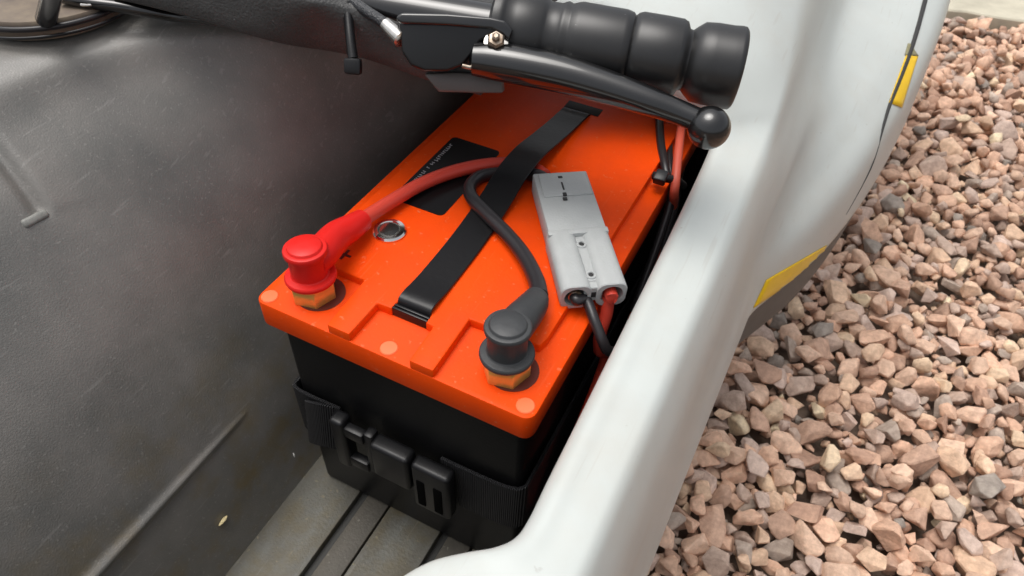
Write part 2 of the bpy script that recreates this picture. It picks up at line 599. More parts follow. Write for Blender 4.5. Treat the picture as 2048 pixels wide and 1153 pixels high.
# ---- white body shell: one surface fanned from the side rail into the front cowl
#  inner edge point, crease Y, flare amount (0 side .. 1 front bulge)
S = [((.140, -.50, .236), -.50, 0), ((.143, -.30, .236), -.30, 0), ((.147, -.16, .237), -.18, 0), ((.1525, -.115, .237), -.145, 0),
     ((.157, -.101, .237), -.125, 0), ((.164, -.089, .2365), -.11, 0), ((.174, -.0795, .236), -.098, 0), ((.183, -.0725, .236), -.085, 0),
     ((.1885, -.065, .2355), -.073, 0), ((.190, -.055, .235), -.06, 0), ((.1895, -.035, .235), -.035, 0), ((.189, 0, .235), 0, 0),
     ((.188, .06, .235), .06, 0), ((.187, .12, .235), .12, 0), ((.186, .16, .235), .165, .0), ((.185, .195, .235), .205, .02), ((.184, .225, .236), .245, .07),
     ((.1835, .240, .241), .275, .15), ((.1825, .2485, .248), .297, .26), ((.178, .2535, .256), .33, .42), ((.165, .252, .265), .37, .58), ((.143, .244, .273), .43, .76),
     ((.115, .235, .279), .53, .90), ((.069, .226, .283), .66, 1.0), ((.021, .222, .283), .85, 1.0), ((-.06, .222, .283), 1.15, 1.0)]  # unseen inner cowl edge, extended over the lid to darken its back
lowX = lambda y: float(np.interp(y, (-.5, 0, .12, .2, .275, .297, .33, .37, .40, .45, .505, .6, .72, .9, 1.05, 1.2), (.243, .2432, .245, .2465, .248, .2495, .262, .279, .290, .304, .316, .330, .342, .348, .350, .345)))
lowZ = lambda y: .016 + float(np.interp(y, (.262, .297, .40, .6), (0, .026, .034, .044)))
secs, tape_pts = [], []
for (ix, iy, iz), yc, fl in S:
    rise = float(np.interp(yc, (.27, .40, .66, 1.2), (0, .010, .04, .08)))
    cx = float(np.interp(yc, (-.5, .3, .5, .8, 1.2), (.2245, .2225, .214, .205, .19)))
    cz = .2255 + rise * .25
    e = Vector((cx - ix, yc - iy, 0))
    L = e.length
    e.normalize()
    I = Vector((ix, iy, iz))
    row = []
    # rolled lip
    row.append(I + e * .005 + Vector((0, 0, -.022)))
    row.append(I + e * .0004 + Vector((0, 0, -.011)))
    row.append(I + e * .0012 + Vector((0, 0, -.0036)))
    row.append(I + e * .0064 + Vector((0, 0, .0010)))
    a = Vector((cx, yc, cz))
    for t in (.42, .68, .86):
        p = I.lerp(a, t)
        p.z = iz + .0006 * (1 - t) + (cz - iz) * {.42: .0, .68: .06, .86: .24}[t] + rise * math.sin(math.pi * min(1, t * 1.0)) * .9
        row.append(p)
    row.append(a)
    ox = lowX(yc)
    w = ox - cx
    lz = lowZ(yc)
    # side of the rail blending into the concave flare of the front bulge
    side = [(cx + .0065, cz - .020), (cx + .010, cz - .052), (cx + .0125, .125), (cx + .0155, .085), (ox - .0035, .055), (ox, lz + .008), (ox - .001, lz)]
    bulge = [(cx + .007, cz - .018), (cx + .022, cz - .036), (cx + w * .50, cz - .047), (cx + w * .78, cz - .058), (ox - .008, cz - .080), (ox - .001, lz + .030), (ox, lz)]
    for (sx, sz), (bx_, bz) in zip(side, bulge):
        k = min(1, max(0, fl))
        row.append(Vector((sx + (bx_ - sx) * k, yc, sz + (bz - sz) * k)))
    secs.append(row)
SHELL = secs
shell = loft('body_shell', secs, M_white, veh, su=6, sv=5, angle=180, thick=.0022)

# grey lower sill that shows below the flare
ssec = []
for y in (-.5, 0, .2, .275, .297, .33, .37, .40, .45, .52, .61, .75, .9, 1.2):
    ox = lowX(y)
    lz = lowZ(y)
    ssec.append([(ox - .006, y, lz + .012), (ox - .0045, y, lz - .002), (ox - .005, y, lz * .5 - .01), (ox - .012, y, -.030), (ox - .05, y, -.045)])
loft('lower_sill', ssec, M_sill, veh, su=4, sv=3)


from mathutils.bvhtree import BVHTree
_me = shell.data
BV = BVHTree.FromPolygons([v.co[:] for v in _me.vertices], [p.vertices[:] for p in _me.polygons])


def on_shell(u, v, off=.0005):
    q = at(u, v, d=1.0) - Vector(CC)
    p, n, *_ = BV.ray_cast(Vector(CC), q.normalized())
    if p is None: p, n, *_ = BV.find_nearest(at(u, v, Z=.06))
    if n.dot(q) > 0: n = -n
    return p + n * off


def shell_patch(name, quad, material, n=10, off=.0005):
    """thin tape following the shell between four corner points"""
    verts, faces = [], []
    for i in range(n + 1):
        for k in range(n + 1):
            a = np.array(quad[0]) * (1 - i / n) + np.array(quad[1]) * i / n
            b = np.array(quad[3]) * (1 - i / n) + np.array(quad[2]) * i / n
            c = a * (1 - k / n) + b * k / n
            verts.append(on_shell(c[0], c[1], off))
    for i in range(n):
        for k in range(n):
            j = i * (n + 1) + k
            faces.append((j, j + 1, j + n + 2, j + n + 1))
    o = raw(name, verts, faces, material, veh, True, 60)
    sm = o.modifiers.new('t', 'SOLIDIFY')
    sm.thickness = .0006
    sm.offset = 0
    return o


shell_patch('reflective_tape', ((1506, 616), (1532, 560), (1652, 491), (1636, 528)), M_tape)['label'] = 'yellow reflective tape along the lower flare'
shell_patch('reflective_tape', ((1811, 112), (1835, 114), (1803, 216), (1777, 206)), M_tape)['label'] = 'short yellow reflective tape beside the seam'
shell_patch('olive_patch', ((1815, 88), (1819, 88), (1836, 113), (1809, 111)), M_olive, 6)  # small olive patch above the short tape
sp_ = [on_shell(u, v, .0) for u, v in ((1853, -10), (1846, 16), (1834, 60), (1818, 110), (1797, 165), (1779, 210), (1764, 262), (1746, 325), (1722, 376), (1692, 430))]
tube('shell_seam', sp_, [.0026, .0026, .0025, .0023, .0021, .0019, .0013, .0009, .0006, .0003], M_seam, veh, 8, 5)

# ================================================================== BATTERY
BW, BY0, BY1 = .168, -.003, .312
ZL = .215
bat = empty('battery', (.084, .155, ZF), 'black cased lithium battery with bright orange lid wedged in the footwell', 'battery')
# case, slightly inset from the lid, with a stepped lower half
box('case', (.0065, .005, ZF), (.1615, .305, .1985), M_case, bat, .004, 3)
box('case_rim', (.004, .002, .190), (.164, .308, .1985), M_case, bat, .002, 2)


def rounded(x0, y0, x1, y1, r, n=5):
    out = []
    for cx, cy, a0 in ((x1 - r, y0 + r, -90), (x1 - r, y1 - r, 0), (x0 + r, y1 - r, 90), (x0 + r, y0 + r, 180)):
        for k in range(n + 1):
            a = math.radians(a0 + 90 * k / n)
            out.append((cx + r * math.cos(a), cy + r * math.sin(a)))
    return out


lid = prism('lid', rounded(0, BY0, BW, BY1, .006), .1968, ZL, M_orange, bat, .0011, 2)
H = .0058
ymid = (BY0 + BY1)
plat = [(.009, .034), (.0475, .034), (.0495, BY0 + .0004), (.0635, BY0 + .0004), (.0635, .0228), (.0725, .0228), (.0725, .0285), (.0935, .0285), (.0935, .0228), (.0985, .0228),
        (.0995, BY0 + .0004), (.1135, BY0 + .0004), (.1125, .0362), (.153, .0372), (.1545, .0437),
        (.1562, ymid - .044), (.1545, ymid - .037), (.1125, ymid - .036), (.1135, BY1 - .0004), (.0995, BY1 - .0004), (.0985, ymid - .0228), (.0635, ymid - .0228),
        (.0635, BY1 - .0004), (.0495, BY1 - .0004), (.0475, ymid - .034), (.009, ymid - .034)]
prism('raised_panel', plat, ZL - .004, ZL + H, M_orange, lid, .0010, 2)
ZP = ZL + H
for (x, y) in ((.0062, .0030), (.0835, .0030), (.1612, .0040)):
    lathe('screw_plug', [(.0047, -.004), (.0047, .0002), (.0043, .0006), (.001, .0007)], (x, y, ZL), (0, 0, 1), M_plug, bat, 28)
# plus sign beside the red terminal
pl = []
px, py, a_, b_ = .0262, .0452, .0042, .0008
plus = [(-b_, -a_), (b_, -a_), (b_, -b_), (a_, -b_), (a_, b_), (b_, b_), (b_, a_), (-b_, a_), (-b_, b_), (-a_, b_), (-a_, -b_), (-b_, -b_)]
prism('plus_mark', [(px + x, py + y) for x, y in plus], ZP - .001, ZP + .0003, mat('maroon_print', (.10, .01, .006), .6), bat, 0)
# push button with steel bezel
btn = lathe('push_button', [(.0100, -.002), (.0100, .0012), (.0091, .0024), (.0070, .0027), (.0064, .0016), (.0058, .0016), (.0056, .0024), (.001, .0022)], (.0376, .0740, ZP), (0, 0, 1), M_chrome, bat, 40, 25)
lathe('light_ring', [(.0063, 0), (.0063, .0019), (.0059, .0020), (.0057, .0018)], (.0376, .0740, ZP), (0, 0, 1), mat('grey_ring', (.05, .05, .045), .4), btn, 32)
# sticker
st = prism('sticker', rounded(.0205, .101, .0575, .179, .0035), ZP - .0005, ZP + .0004, M_sticker, bat, 0)
y = .112
while y < .172:      # a line of small pale lettering too small to read
    wl = rng.choice((.0011, .0016, .0019, .0013))
    x0 = .0232
    if rng.random() > .14:
        hgt = rng.choice((.0022, .0022, .0031))
        box('letter', (x0, y, ZP + .0002), (x0 + hgt, y + .0005, ZP + .00055), M_print, st, 0)
        if rng.random() > .4:
            xx = x0 + rng.choice((0, .001, .0018))
            box('letter', (xx, y, ZP + .0002), (xx + .0005, y + wl, ZP + .00056), M_print, st, 0)
    y += wl + .0008
# carry strap in its slots
sp = [(.0832, .0278, .2120), (.0832, .0284, .2198), (.0832, .0325, .2236), (.0831, .05, .2222), (.0826, .08, .2220), (.0815, .105, .2226), (.0808, .128, .2258), (.0808, .148, .2312),
      (.0812, .172, .2325), (.0816, .200, .2280), (.0818, .225, .2240), (.0822, .243, .2222), (.0828, .2515, .2212), (.083, .2555, .2130)]
ribbon('carry_strap', sp, (1, 0.02, 0), .0205, .0016, mat('black_strap_plastic', (.008, .008, .009), .36, bump=.1, bscale=300, spec=.35), bat, 8)
for yy in (.0242, .0264):
    box('slot_bar', (.0722, yy - .0008, ZL - .002), (.0942, yy + .0008, ZL + .0060), M_black, bat, .0005)
box('strap_slot', (.0715, .2530, ZL - .002), (.0985, .2635, ZP + .0004), M_ink, bat, .0003)

# terminals: brass hex bolts
M_recess_shade = mat('recess_shade', (.10, .012, .004), .7)  # dark discs laid on the lid as shade in the terminal recesses
for (tx, ty) in ((.0262, .0165), (.1432, .0188)):
    lathe('recess_shade', [(.0134, -.003), (.0134, .00035), (.001, .0004)], (tx + .0030, ty + .0016, ZL), (0, 0, 1), M_recess_shade, bat, 36)
    hexa = [(0.0126 * math.cos(math.radians(60 * k + 12)), .0126 * math.sin(math.radians(60 * k + 12))) for k in range(6)]
    t_ = prism('terminal_bolt', [(tx + a, ty + b) for a, b in hexa], ZL, ZL + .0105, M_brass, bat, .0006, 2)
    lathe('washer', [(.0118, 0), (.0118, .0012), (.0112, .0016), (.004, .0016)], (tx, ty, ZL + .0105), (0, 0, 1), M_brass, t_, 32)

# ================================================================== POWER LEADS


def boot(parent, tx, ty, sleeve, material, name='terminal_boot'):
    z0 = ZL + .0120
    lathe(name, [(.0125, 0), (.0136, .0006), (.0139, .0016), (.0138, .0026), (.0132, .0033), (.0104, .0038), (.0099, .0044), (.0099, .0165), (.0101, .0172), (.0114, .0182), (.0116, .0190), (.0116, .0204), (.0112, .0212), (.0104, .0215), (.0094, .0215), (.0091, .0218), (.0089, .0226), (.0084, .0230), (.002, .0232)],
          (tx, ty, z0), (-.02, .03, 1), material, parent, 56, 38)
    tube('cable_sleeve', sleeve, [.0094, .0092, .0086, .0078, .0066][:len(sleeve)], material, parent, 24, 8)


red = empty('red_power_lead', (.0262, .0165, ZL + .006), 'red battery cable with a bright red rubber boot on its terminal', 'cable')
rs = [(.0270, .0190, .2385), (.0276, .0265, .2382), tuple(at(672, 474, Z=.2350)), tuple(at(700, 457, Z=.2326)), tuple(at(724, 441, Z=.2300))]
boot(red, .0262, .0165, rs, M_red)
rp = [at(690, 462, Z=.2312), at(725, 440, Z=.2295), at(780, 405, Z=.2275), at(840, 370, Z=.2262), at(900, 346, Z=.2255), at(960, 332, Z=.2250), at(1010, 328, Z=.2245), at(1045, 333, Z=.2240), at(1072, 340, Z=.2240), at(1090, 352, Z=.2265)]
tube('cable', rp, .0043, M_redc, red, 18, 8)
blk = empty('black_power_lead', (.1432, .0188, ZL + .006), 'black battery cable looping from a black rubber terminal boot under the strap', 'cable')
bs = [(.1425, .0215, .2395), (.1428, .0320, .2388), (.1424, .0430, .2352), (.1412, .0530, .2310), (.1402, .0590, .2297)]
boot(blk, .1432, .0188, bs, M_rubberk)
bp = [at(1078, 592, Z=.2300), at(1072, 560, Z=.2290), at(1048, 512, Z=.2280), at(1015, 470, Z=.2275), at(975, 430, Z=.2270), at(945, 398, Z=.2265), at(940, 374, Z=.2250), at(960, 354, Z=.2245), at(1000, 347, Z=.2240), at(1040, 346, Z=.2245), at(1075, 352, Z=.2275), at(1095, 362, Z=.2285)]
tube('cable', bp, [.0050, .0046, .0044, .0042, .0042, .0042, .0042, .0042, .0042, .0042, .0042, .0040], M_blkc, blk, 18, 8)

# ================================================================== CONNECTOR (two mated housings)
zc = .2365
cA, cB = at(1120, 345, Z=zc), at(1192, 568, Z=zc)
axc = (cB - cA)
LC = axc.length
axc.normalize()
axc = Vector((axc.x, axc.y, -.02)).normalized()
Mc = Matrix.Identity(4)
yv = axc
xv = Vector((0, 0, 1)).cross(yv) * -1
xv.normalize()
zv = xv.cross(yv)
if zv.z < 0: zv, xv = -zv, -xv
Mc = Matrix(((xv.x, yv.x, zv.x, cA.x), (xv.y, yv.y, zv.y, cA.y), (xv.z, yv.z, zv.z, cA.z), (0, 0, 0, 1)))
con = empty('battery_connector', cA + Vector((0, 0, -.012)), 'light grey plastic two pole power connector lying on the orange lid', 'connector')
HW = .0178
hl = LC * .555
box('rear_housing', (-HW * .96, -.001, -.0145), (HW * .96, hl, -.0004), M_conn, con, .0012, 2, Mc)
box('housing_step', (-HW * .90, .0012, -.0010), (HW * .80, hl * .42, .0006), M_conn, con, .0005, 1, Mc)


def front_housing():
    """barrel-sided shell: two cable barrels joined by a thinner web, bores left open at the near end"""
    bm = bmesh.new()
    n, R0, r0 = 28, .0084, .0064
    y0, y1, depth = hl - .0006, LC, .014
    cz = -.0078
    for sx in (-1, 1):
        cx = sx * (HW - R0 + .0004)
        def ring(y, r, sq=1.0):
            out = []
            for k in range(n):
                a = 2 * math.pi * k / n
                ca, sa = math.cos(a), math.sin(a)
                if sq < 1:
                    s_ = 1 / max(abs(ca), abs(sa))
                    f_ = 1 + (min(s_, 1.16) - 1)
                else: f_ = 1
                out.append(bm.verts.new((cx + r * ca * f_, y, cz + r * sa * f_)))
            return out
        rings = [ring(y0, R0 * .98, .9), ring(y1 - .0006, R0, .9), ring(y1, R0 * .95, .9), ring(y1, r0, 1), ring(y1 - depth, r0 * .9, 1)]
        for a, b in zip(rings[:-1], rings[1:]):
            for k in range(n): bm.faces.new((a[k], a[(k + 1) % n], b[(k + 1) % n], b[k]))
        bm.faces.new(rings[0][::-1])
        bm.faces.new(rings[-1])
    bm.transform(Mc)
    return from_bm('front_housing', bm, M_conn, con, True, 35)


fh = front_housing()
box('housing_web', (-.0052, hl - .0005, -.0128), (.0052, LC - .0012, -.0024), M_conn, con, .0006, 1, Mc)
box('housing_collar', (-HW * .99, hl - .0022, -.0150), (HW * .99, hl + .0022, .0004), M_conn, con, .0009, 2, Mc)
box('web_panel', (-.0036, hl + .004, -.0026), (.0036, LC - .006, -.0018), M_conn, con, .0004, 1, Mc)
for yy in (hl + .0095, LC - .010):
    o_ = Mc @ Vector((0, yy, -.0020))
    rv = lathe('rivet_boss', [(.0030, 0), (.0030, .0006), (.0026, .0010), (.0018, .0010), (.0016, .0004), (.0004, .0004)], o_, zv, M_conn, con, 24, 25)
    lathe('rivet_hole', [(.0014, 0), (.0014, .0007), (.0003, .00075)], o_, zv, M_ink, rv, 16)
box('web_slot', (-.0026, LC - .0016, -.0098), (.0026, LC - .0009, -.0058), M_ink, con, .0003, 1, Mc)
for (yy, ln, ww, xx) in ((.0045, .0022, .0028, .0002), (.0105, .0075, .0011, .0003), (.0205, .0028, .0024, .0006), (.0250, .0022, .0026, .0012)):
    box('printed_mark', (xx - ww / 2 + .0008, yy, -.0002), (xx + ww / 2 + .0008, yy + ln, .00085), M_ink, con, .0002, 1, Mc)
# contacts and the two wires leaving the near end
w0 = Mc @ Vector((-(HW - .008), LC - .009, -.0085))
w1 = Mc @ Vector((HW - .008, LC - .009, -.0085))
if w0.x > w1.x: w0, w1 = w1, w0
dn = axc
wk = empty('black_feed_wire', w0, 'thin black wire leaving the grey connector into the side gap', 'wire')
tube('wire', [w0, w0 + dn * .010, at(1172, 600, Z=.224), at(1192, 650, Z=.218), at(1212, 698, Z=.208), at(1235, 740, Z=.185), (.184, .02, .12)], .0030, M_blkc, wk, 14, 8)
tube('crimp', [w0 - dn * .006, w0 + dn * .002, w0 + dn * .0075], .0040, M_rusty, wk, 14, 4)
wr = empty('red_feed_wire', w1, 'thin red wire leaving the grey connector into the side gap', 'wire')
tube('wire', [w1, w1 + dn * .010, at(1218, 590, Z=.224), at(1212, 630, Z=.212), at(1200, 668, Z=.200), at(1199, 700, Z=.185), at(1205, 740, Z=.16), (.174, .02, .09)], .0036, M_redc, wr, 14, 8)

# ================================================================== HOLD-DOWN STRAP
hs_ = empty('hold_down_strap', (.084, .0, .088), 'black ribbed webbing strap with plastic buckle round the battery case', 'strap')
zb0, zb1 = .088, .134
zc_ = (zb0 + zb1) / 2
ribbon('webbing', [(.112, .0015, zc_), (.135, .0012, zc_ + .001), (.155, .0018, zc_ + .002), (.1635, .006, zc_ + .002), (.1645, .02, zc_ + .002), (.1645, .12, zc_), (.1645, .28, zc_)], (0, 0, 1), zb1 - zb0, .0022, M_web, hs_, 6)
ribbon('webbing', [(.040, .0022, zc_), (.020, .0015, zc_), (.0065, .0022, zc_), (.0035, .006, zc_), (.0035, .02, zc_), (.0035, .12, zc_), (.0035, .28, zc_)], (0, 0, 1), zb1 - zb0, .0022, M_web, hs_, 6)
ribbon('strap_tail', [(.036, -.001, .113), (.028, -.005, .1165), (.018, -.0045, .112), (.012, -.0005, .105)], (0, .15, 1), .040, .0020, M_web, hs_, 6)
bk = box('buckle_clip', (0.0975, -0.0105, 0.0850), (0.1235, -0.0005, 0.1320), M_buckle, hs_, .0028, 3)
box('buckle_window_shade', (0.1012, -0.0112, 0.0900), (0.1070, -0.0045, 0.1185), M_void, bk, .001, 2)  # solid black blocks stand in for the shade inside the openings
box('buckle_window_shade', (0.1128, -0.0112, 0.0900), (0.1190, -0.0045, 0.1185), M_void, bk, .001, 2)
box('buckle_bar', (0.1072, -0.0098, 0.0895), (0.1126, -0.0060, 0.1190), M_buckle, bk, .001, 2)
box('buckle_body', (0.0700, -0.0118, 0.1010), (0.0968, -0.0005, 0.1345), M_buckle, hs_, .0028, 3)
box('buckle_socket', (0.0640, -0.0085, 0.0945), (0.0705, -0.0005, 0.1365), M_buckle, hs_, .0018, 2)
box('buckle_prong', (0.0500, -0.0100, 0.0935), (0.0645, -0.0035, 0.1035), M_buckle, hs_, .0018, 2)
box('buckle_prong', (0.0500, -0.0100, 0.1255), (0.0645, -0.0035, 0.1355), M_buckle, hs_, .0018, 2)
box('buckle_base', (0.0410, -0.0110, 0.0905), (0.0512, -0.0005, 0.1395), M_buckle, hs_, .0026, 3)

# ================================================================== HANDLEBAR, GRIP AND BRAKE LEVER
gA, gB = at(985, 56, d=.385), at(1471, 138, d=.372)
gx = (gB - gA)
LG = gx.length
gx.normalize()
hb = tube('handlebar', [gA - gx * .26, gA - gx * .10, gA, gB - gx * .01], [.0125, .0125, .0125, .0125], M_gloss, veh, 24, 6)
s_ = lambda px_: (px_ - 985) / (1471 - 985) * LG
R1 = .0203
gp = [(.0127, s_(985)), (.0175, s_(987)), (.0215, s_(995)), (.0220, s_(1008)), (.0212, s_(1016)), (.0202, s_(1020)), (.0204, s_(1040)), (.0204, s_(1086)), (.0186, s_(1093)), (.0180, s_(1098)), (.0180, s_(1119)), (.0188, s_(1124)),
      (.0194, s_(1131)), (.0186, s_(1139)), (.0190, s_(1143)), (R1 - .0004, s_(1152)), (R1, s_(1160)), (R1 - .0001, s_(1200)), (R1 - .0002, s_(1245)), (R1 - .0010, s_(1258)), (R1 - .0024, s_(1263)), (R1 - .0010, s_(1268)), (R1, s_(1277)), (R1, s_(1320)), (R1 - .0003, s_(1355)), (R1 - .0014, s_(1364)),
      (R1 - .0046, s_(1370)), (R1 - .0050, s_(1376)), (R1 - .0030, s_(1384)), (R1 - .0002, s_(1397)), (R1 + .0004, s_(1420)), (R1 + .0004, s_(1450)), (R1 + .0008, s_(1466)), (R1 + .0006, s_(1473)), (R1 - .0006, s_(1477)), (R1 - .003, s_(1478)), (.002, s_(1477))]
gpc = list(gp[:-1])
gpc.append(gp[-1])
lathe('grip', gpc, gA, gx, M_grip, hb, 64, 50)

# brake lever: tapered blade with a ball end, hinged in a folded bracket
lv = [(948, 118, .3705, .0090), (985, 122, .3700, .0102), (1050, 133, .3680, .0104), (1130, 150, .3660, .0100), (1210, 173, .3640, .0090), (1290, 200, .3620, .0077), (1350, 222, .3610, .0066), (1395, 240, .3600, .0062)]
pts = [at(u, v, d=d_) for u, v, d_, r_ in lv]
lever = tube('brake_lever', pts, [r_ for *_, r_ in lv], M_gloss, veh, 24, 8, True, 0.94)
bc = at(1418, 256, d=.3590)
bm = bmesh.new()
bmesh.ops.create_uvsphere(bm, u_segments=40, v_segments=24, radius=.0108)
bm.transform(Matrix.Translation(bc))
from_bm('ball_end', bm, M_gloss, lever, True, 180)
# thin lower edge of the channel-section blade
le = [(925, 132, .3690), (985, 146, .3690), (1060, 165, .3675), (1150, 189, .3660), (1240, 212, .3640), (1320, 232, .3620), (1385, 255, .3605)]
tube('lever_edge', [at(u, v, d=d_) for u, v, d_ in le], .0012, M_rusty, lever, 10, 6)

# bracket: a folded sheet cowl drawn as an outline in its own plane and given depth
bo = at(910, 95, d=.372)
vx = (at(1010, 105, d=.372) - at(810, 85, d=.372)).normalized()
vn = (Vector(CC) - bo)
vn = (vn - vx * vn.dot(vx)).normalized()
vy = vn.cross(vx)
Mb = Matrix(((vx.x, vy.x, vn.x, bo.x), (vx.y, vy.y, vn.y, bo.y), (vx.z, vy.z, vn.z, bo.z), (0, 0, 0, 1)))
k_ = .372 / CF


def pb(u, v):
    p = Mb.inverted() @ at(u, v, d=.372)
    return (p.x, p.y)


out = [pb(u, v) for u, v in ((803, 48), (812, 40), (850, 38), (920, 44), (985, 50), (1012, 62), (985, 72), (962, 84), (945, 110), (925, 132), (895, 143), (850, 143), (822, 132), (806, 105))]
brk = prism('lever_bracket', out, -.012, .006, M_satin, veh, .0026, 3, Mb)
tp = [pb(u, v) for u, v in ((800, 36), (812, 29), (900, 31), (985, 38), (1012, 44), (1027, 62), (1020, 84), (1005, 70), (985, 60), (900, 53), (812, 50), (802, 46))]
prism('bracket_lip', tp, -.018, .0085, M_gloss, brk, .0016, 3, Mb)
lw = [pb(u, v) for u, v in ((838, 150), (905, 146), (1000, 152), (1004, 190), (950, 190), (868, 188))]
prism('bar_clamp', lw, -.03, -.010, mat('dusty_clamp', (.11, .10, .095), .4), brk, .0014, 2, Mb)
pv = at(992, 82, d=.362)
lathe('pivot_nut', [(.0048, -.004), (.0048, .0015), (.0038, .0026), (.0022, .0028), (.0022, .0050), (.0012, .0056)], pv, vn + vy * .5, M_rusty, brk, 6, 20)
lathe('pivot_washer', [(.0062, -.005), (.0062, -.0015), (.003, -.001)], pv, vn + vy * .5, M_steel, brk, 24)
# brake cable with ferrule, zip tie on it
cb = [at(802, 78, d=.370), at(770, 48, d=.373), at(735, 24, d=.377), (at(690, -6, d=.383)), at(620, -50, d=.392)]
cab = tube('brake_cable', cb, .0030, mat('black_cable_housing', (.03, .032, .036), .3, bump=.9, bscale=900), veh, 14, 8)
tube('cable_ferrule', [at(803, 79, d=.3685), at(790, 67, d=.370), at(771, 49, d=.372)], [.0046, .0042, .0036], M_steel, cab, 16, 4)
zt = tube('zip_tie', [at(694, 8, d=.380), at(697, 40, d=.379), at(701, 80, d=.378), at(706, 118, d=.378)], [.0030, .0026, .0026, .0028], M_black, veh, 8, 4)
box('zip_tie_head', (-.0042, -.0048, -.003), (.0042, .0042, .003), M_black, zt, .0014, 2, axis_matrix(at(705, 133, d=.3775), vn, (0, 0, 1)))

# ---- steering column cover: dark grained moulding behind the lever
top = [(225, -30), (300, -18), (400, -2), (500, 6), (600, 4), (682, 21), (790, 51), (880, 74), (960, 92)]
low = [(225, -8), (300, 9), (400, 35), (485, 61), (570, 84), (710, 108), (845, 153), (900, 170), (960, 186)]
csec = []
czs = [.324, .323, .321, .317, .312, .306, .299, .296, .294]
for (tu, tv), (lu, lv_), cz0 in zip(top, low, czs):
    b0 = at(lu, lv_, Z=cz0)
    tz = at(tu, tv, Z=cz0 + .026) if tu >= 600 else Vector((b0.x + .004, b0.y + .006, cz0 + .028))
    csec.append([b0 + Vector((0, .06, .002)), b0 + Vector((0, .008, -.002)), b0, b0.lerp(tz, .5) + Vector((0, -.0015, 0)), tz, tz + Vector((.0, .008, .003)), tz + Vector((.01, .05, .004)), tz + Vector((.02, .14, .0))])
loft('column_cover', csec, M_cover, veh, su=5, sv=4, angle=70, thick=-.003)
# pale grey plate above the bracket
pp = [at(u, v, Z=.318) for u, v in ((880, -12), (1000, -20), (985, 40), (930, 36))]
gpl = [(p.x, p.y) for p in pp]
prism('column_plate', gpl, .316, .320, mat('grey_column_plate', (.26, .27, .28), .4), veh, .001, 2)

# ---- seat-side fittings at the top left: brown plate with a coiled cable, black post, hose
dc = Vector((-.188, .071, .316))
pltd = lathe('pivot_plate', [(.044, -.010), (.046, -.004), (.0462, 0), (.0455, .0012), (.002, .0016)], dc, (0, 0, 1), M_brown, veh, 64)
ring = [(dc.x + .0475 * math.cos(a), dc.y + .0475 * math.sin(a), dc.z - .002) for a in np.linspace(-2.6, .9, 16)]
tube('coiled_cable', ring + [ring[-1] and (dc.x + .02, dc.y + .055, dc.z + .004)], .0016, M_blkc, pltd, 10, 5)
ring = [(dc.x + .0515 * math.cos(a), dc.y + .0515 * math.sin(a), dc.z - .005) for a in np.linspace(-2.6, .7, 16)]
tube('coiled_cable', ring, .0009, M_black, pltd, 10, 5)
pb0, pb1 = at(92, 38, Z=.318), at(112, -40, Z=.350)
tube('black_post', [pb0, pb0.lerp(pb1, .5), pb1], [.0052, .0050, .0050], M_gloss, pltd, 18, 3)
tube('post_highlight', [pb0 + Vector((.001, -.0049, .002)), pb0.lerp(pb1, .5) + Vector((.001, -.0049, .002)), pb1 + Vector((.001, -.0049, .002))], .0008, M_steel, pltd, 8, 2)  # bright strip laid on as the highlight along the post
box('hub_block', (-.26, .082, .315), (-.176, .16, .365), M_case, veh, .006, 3)
box('steel_tab', (-.001, -.0035, -.003), (.001, .003, .001), M_steel, veh, .0006, 2, axis_matrix(at(174, 10, Z=.32), (.3, -.6, .7), (.4, -.8, 0)))
hp = [at(120, -6, Z=.322), at(180, 6, Z=.320), at(240, 14, Z=.318), at(300, 24, Z=.315), at(360, 34, Z=.311), at(430, 40, Z=.314), at(500, 48, Z=.316)]
tube('black_hose', hp, .0034, M_gloss, veh, 14, 6)

# ================================================================== WIRING LOOM IN THE GAP
lo_ = empty('wiring_loom', at(1345, 400, Z=.15), 'dark wires bundled by a cable tie between battery and white side', 'wires')
tube('red_wire', [at(1372, 200, Z=.231), at(1362, 260, Z=.230), at(1355, 320, Z=.227), at(1349, 380, Z=.218), at(1338, 440, Z=.19), (.176, .14, .14)], .0030, mat('dull_red_wire', (.50, .075, .04), .5), lo_, 12, 6)
tube('black_wire', [at(1318, 230, Z=.222), at(1322, 290, Z=.221), at(1332, 345, Z=.218), at(1343, 400, Z=.205), (.175, .15, .15)], .0030, M_blkc, lo_, 12, 6)
tube('black_wire', [at(1340, 230, Z=.218), at(1338, 290, Z=.217), at(1341, 350, Z=.213), at(1350, 410, Z=.20), (.178, .16, .14)], .0026, M_blkc, lo_, 12, 6)
ztie = tube('cable_tie', [at(1308, 352, Z=.222), at(1330, 356, Z=.224), at(1352, 362, Z=.220), at(1366, 372, Z=.212)], .0030, M_black, lo_, 8, 4)
box('cable_tie_head', (-.004, -.005, -.003), (.004, .004, .003), M_black, ztie, .001, 2, axis_matrix(at(1322, 354, Z=.225), (0, -.3, 1), (1, 0, 0)))

# ================================================================== DEBRIS ON THE WALL AND FLOOR


def chip(name, u, v, x, du, dv, th, material, label):
    a, b = at(u - du, v - dv, X=x), at(u + du, v + dv, X=x)
    o = tube(name, [a, a.lerp(b, .3), a.lerp(b, .7), b], [th * .4, th, th * .9, th * .3], material, None, 8, 3, True, .5)
    tag(o, label, 'debris')


chip('plant_sliver', 446, 1042, -.0155, -8, 10, .0013, M_straw, 'straw coloured sliver stuck low on the grey tub wall')
chip('paint_chip', 452, 960, -.0235, -2, 6, .0014, M_fleck, 'tiny white chip stuck to the grey tub wall')
chip('grit_crumb', 588, 911, -.011, 1, 4, .0009, M_fleck, 'pale grit crumb at the wall foot beside the battery')

# ================================================================== GRAVEL
NVAR = 36


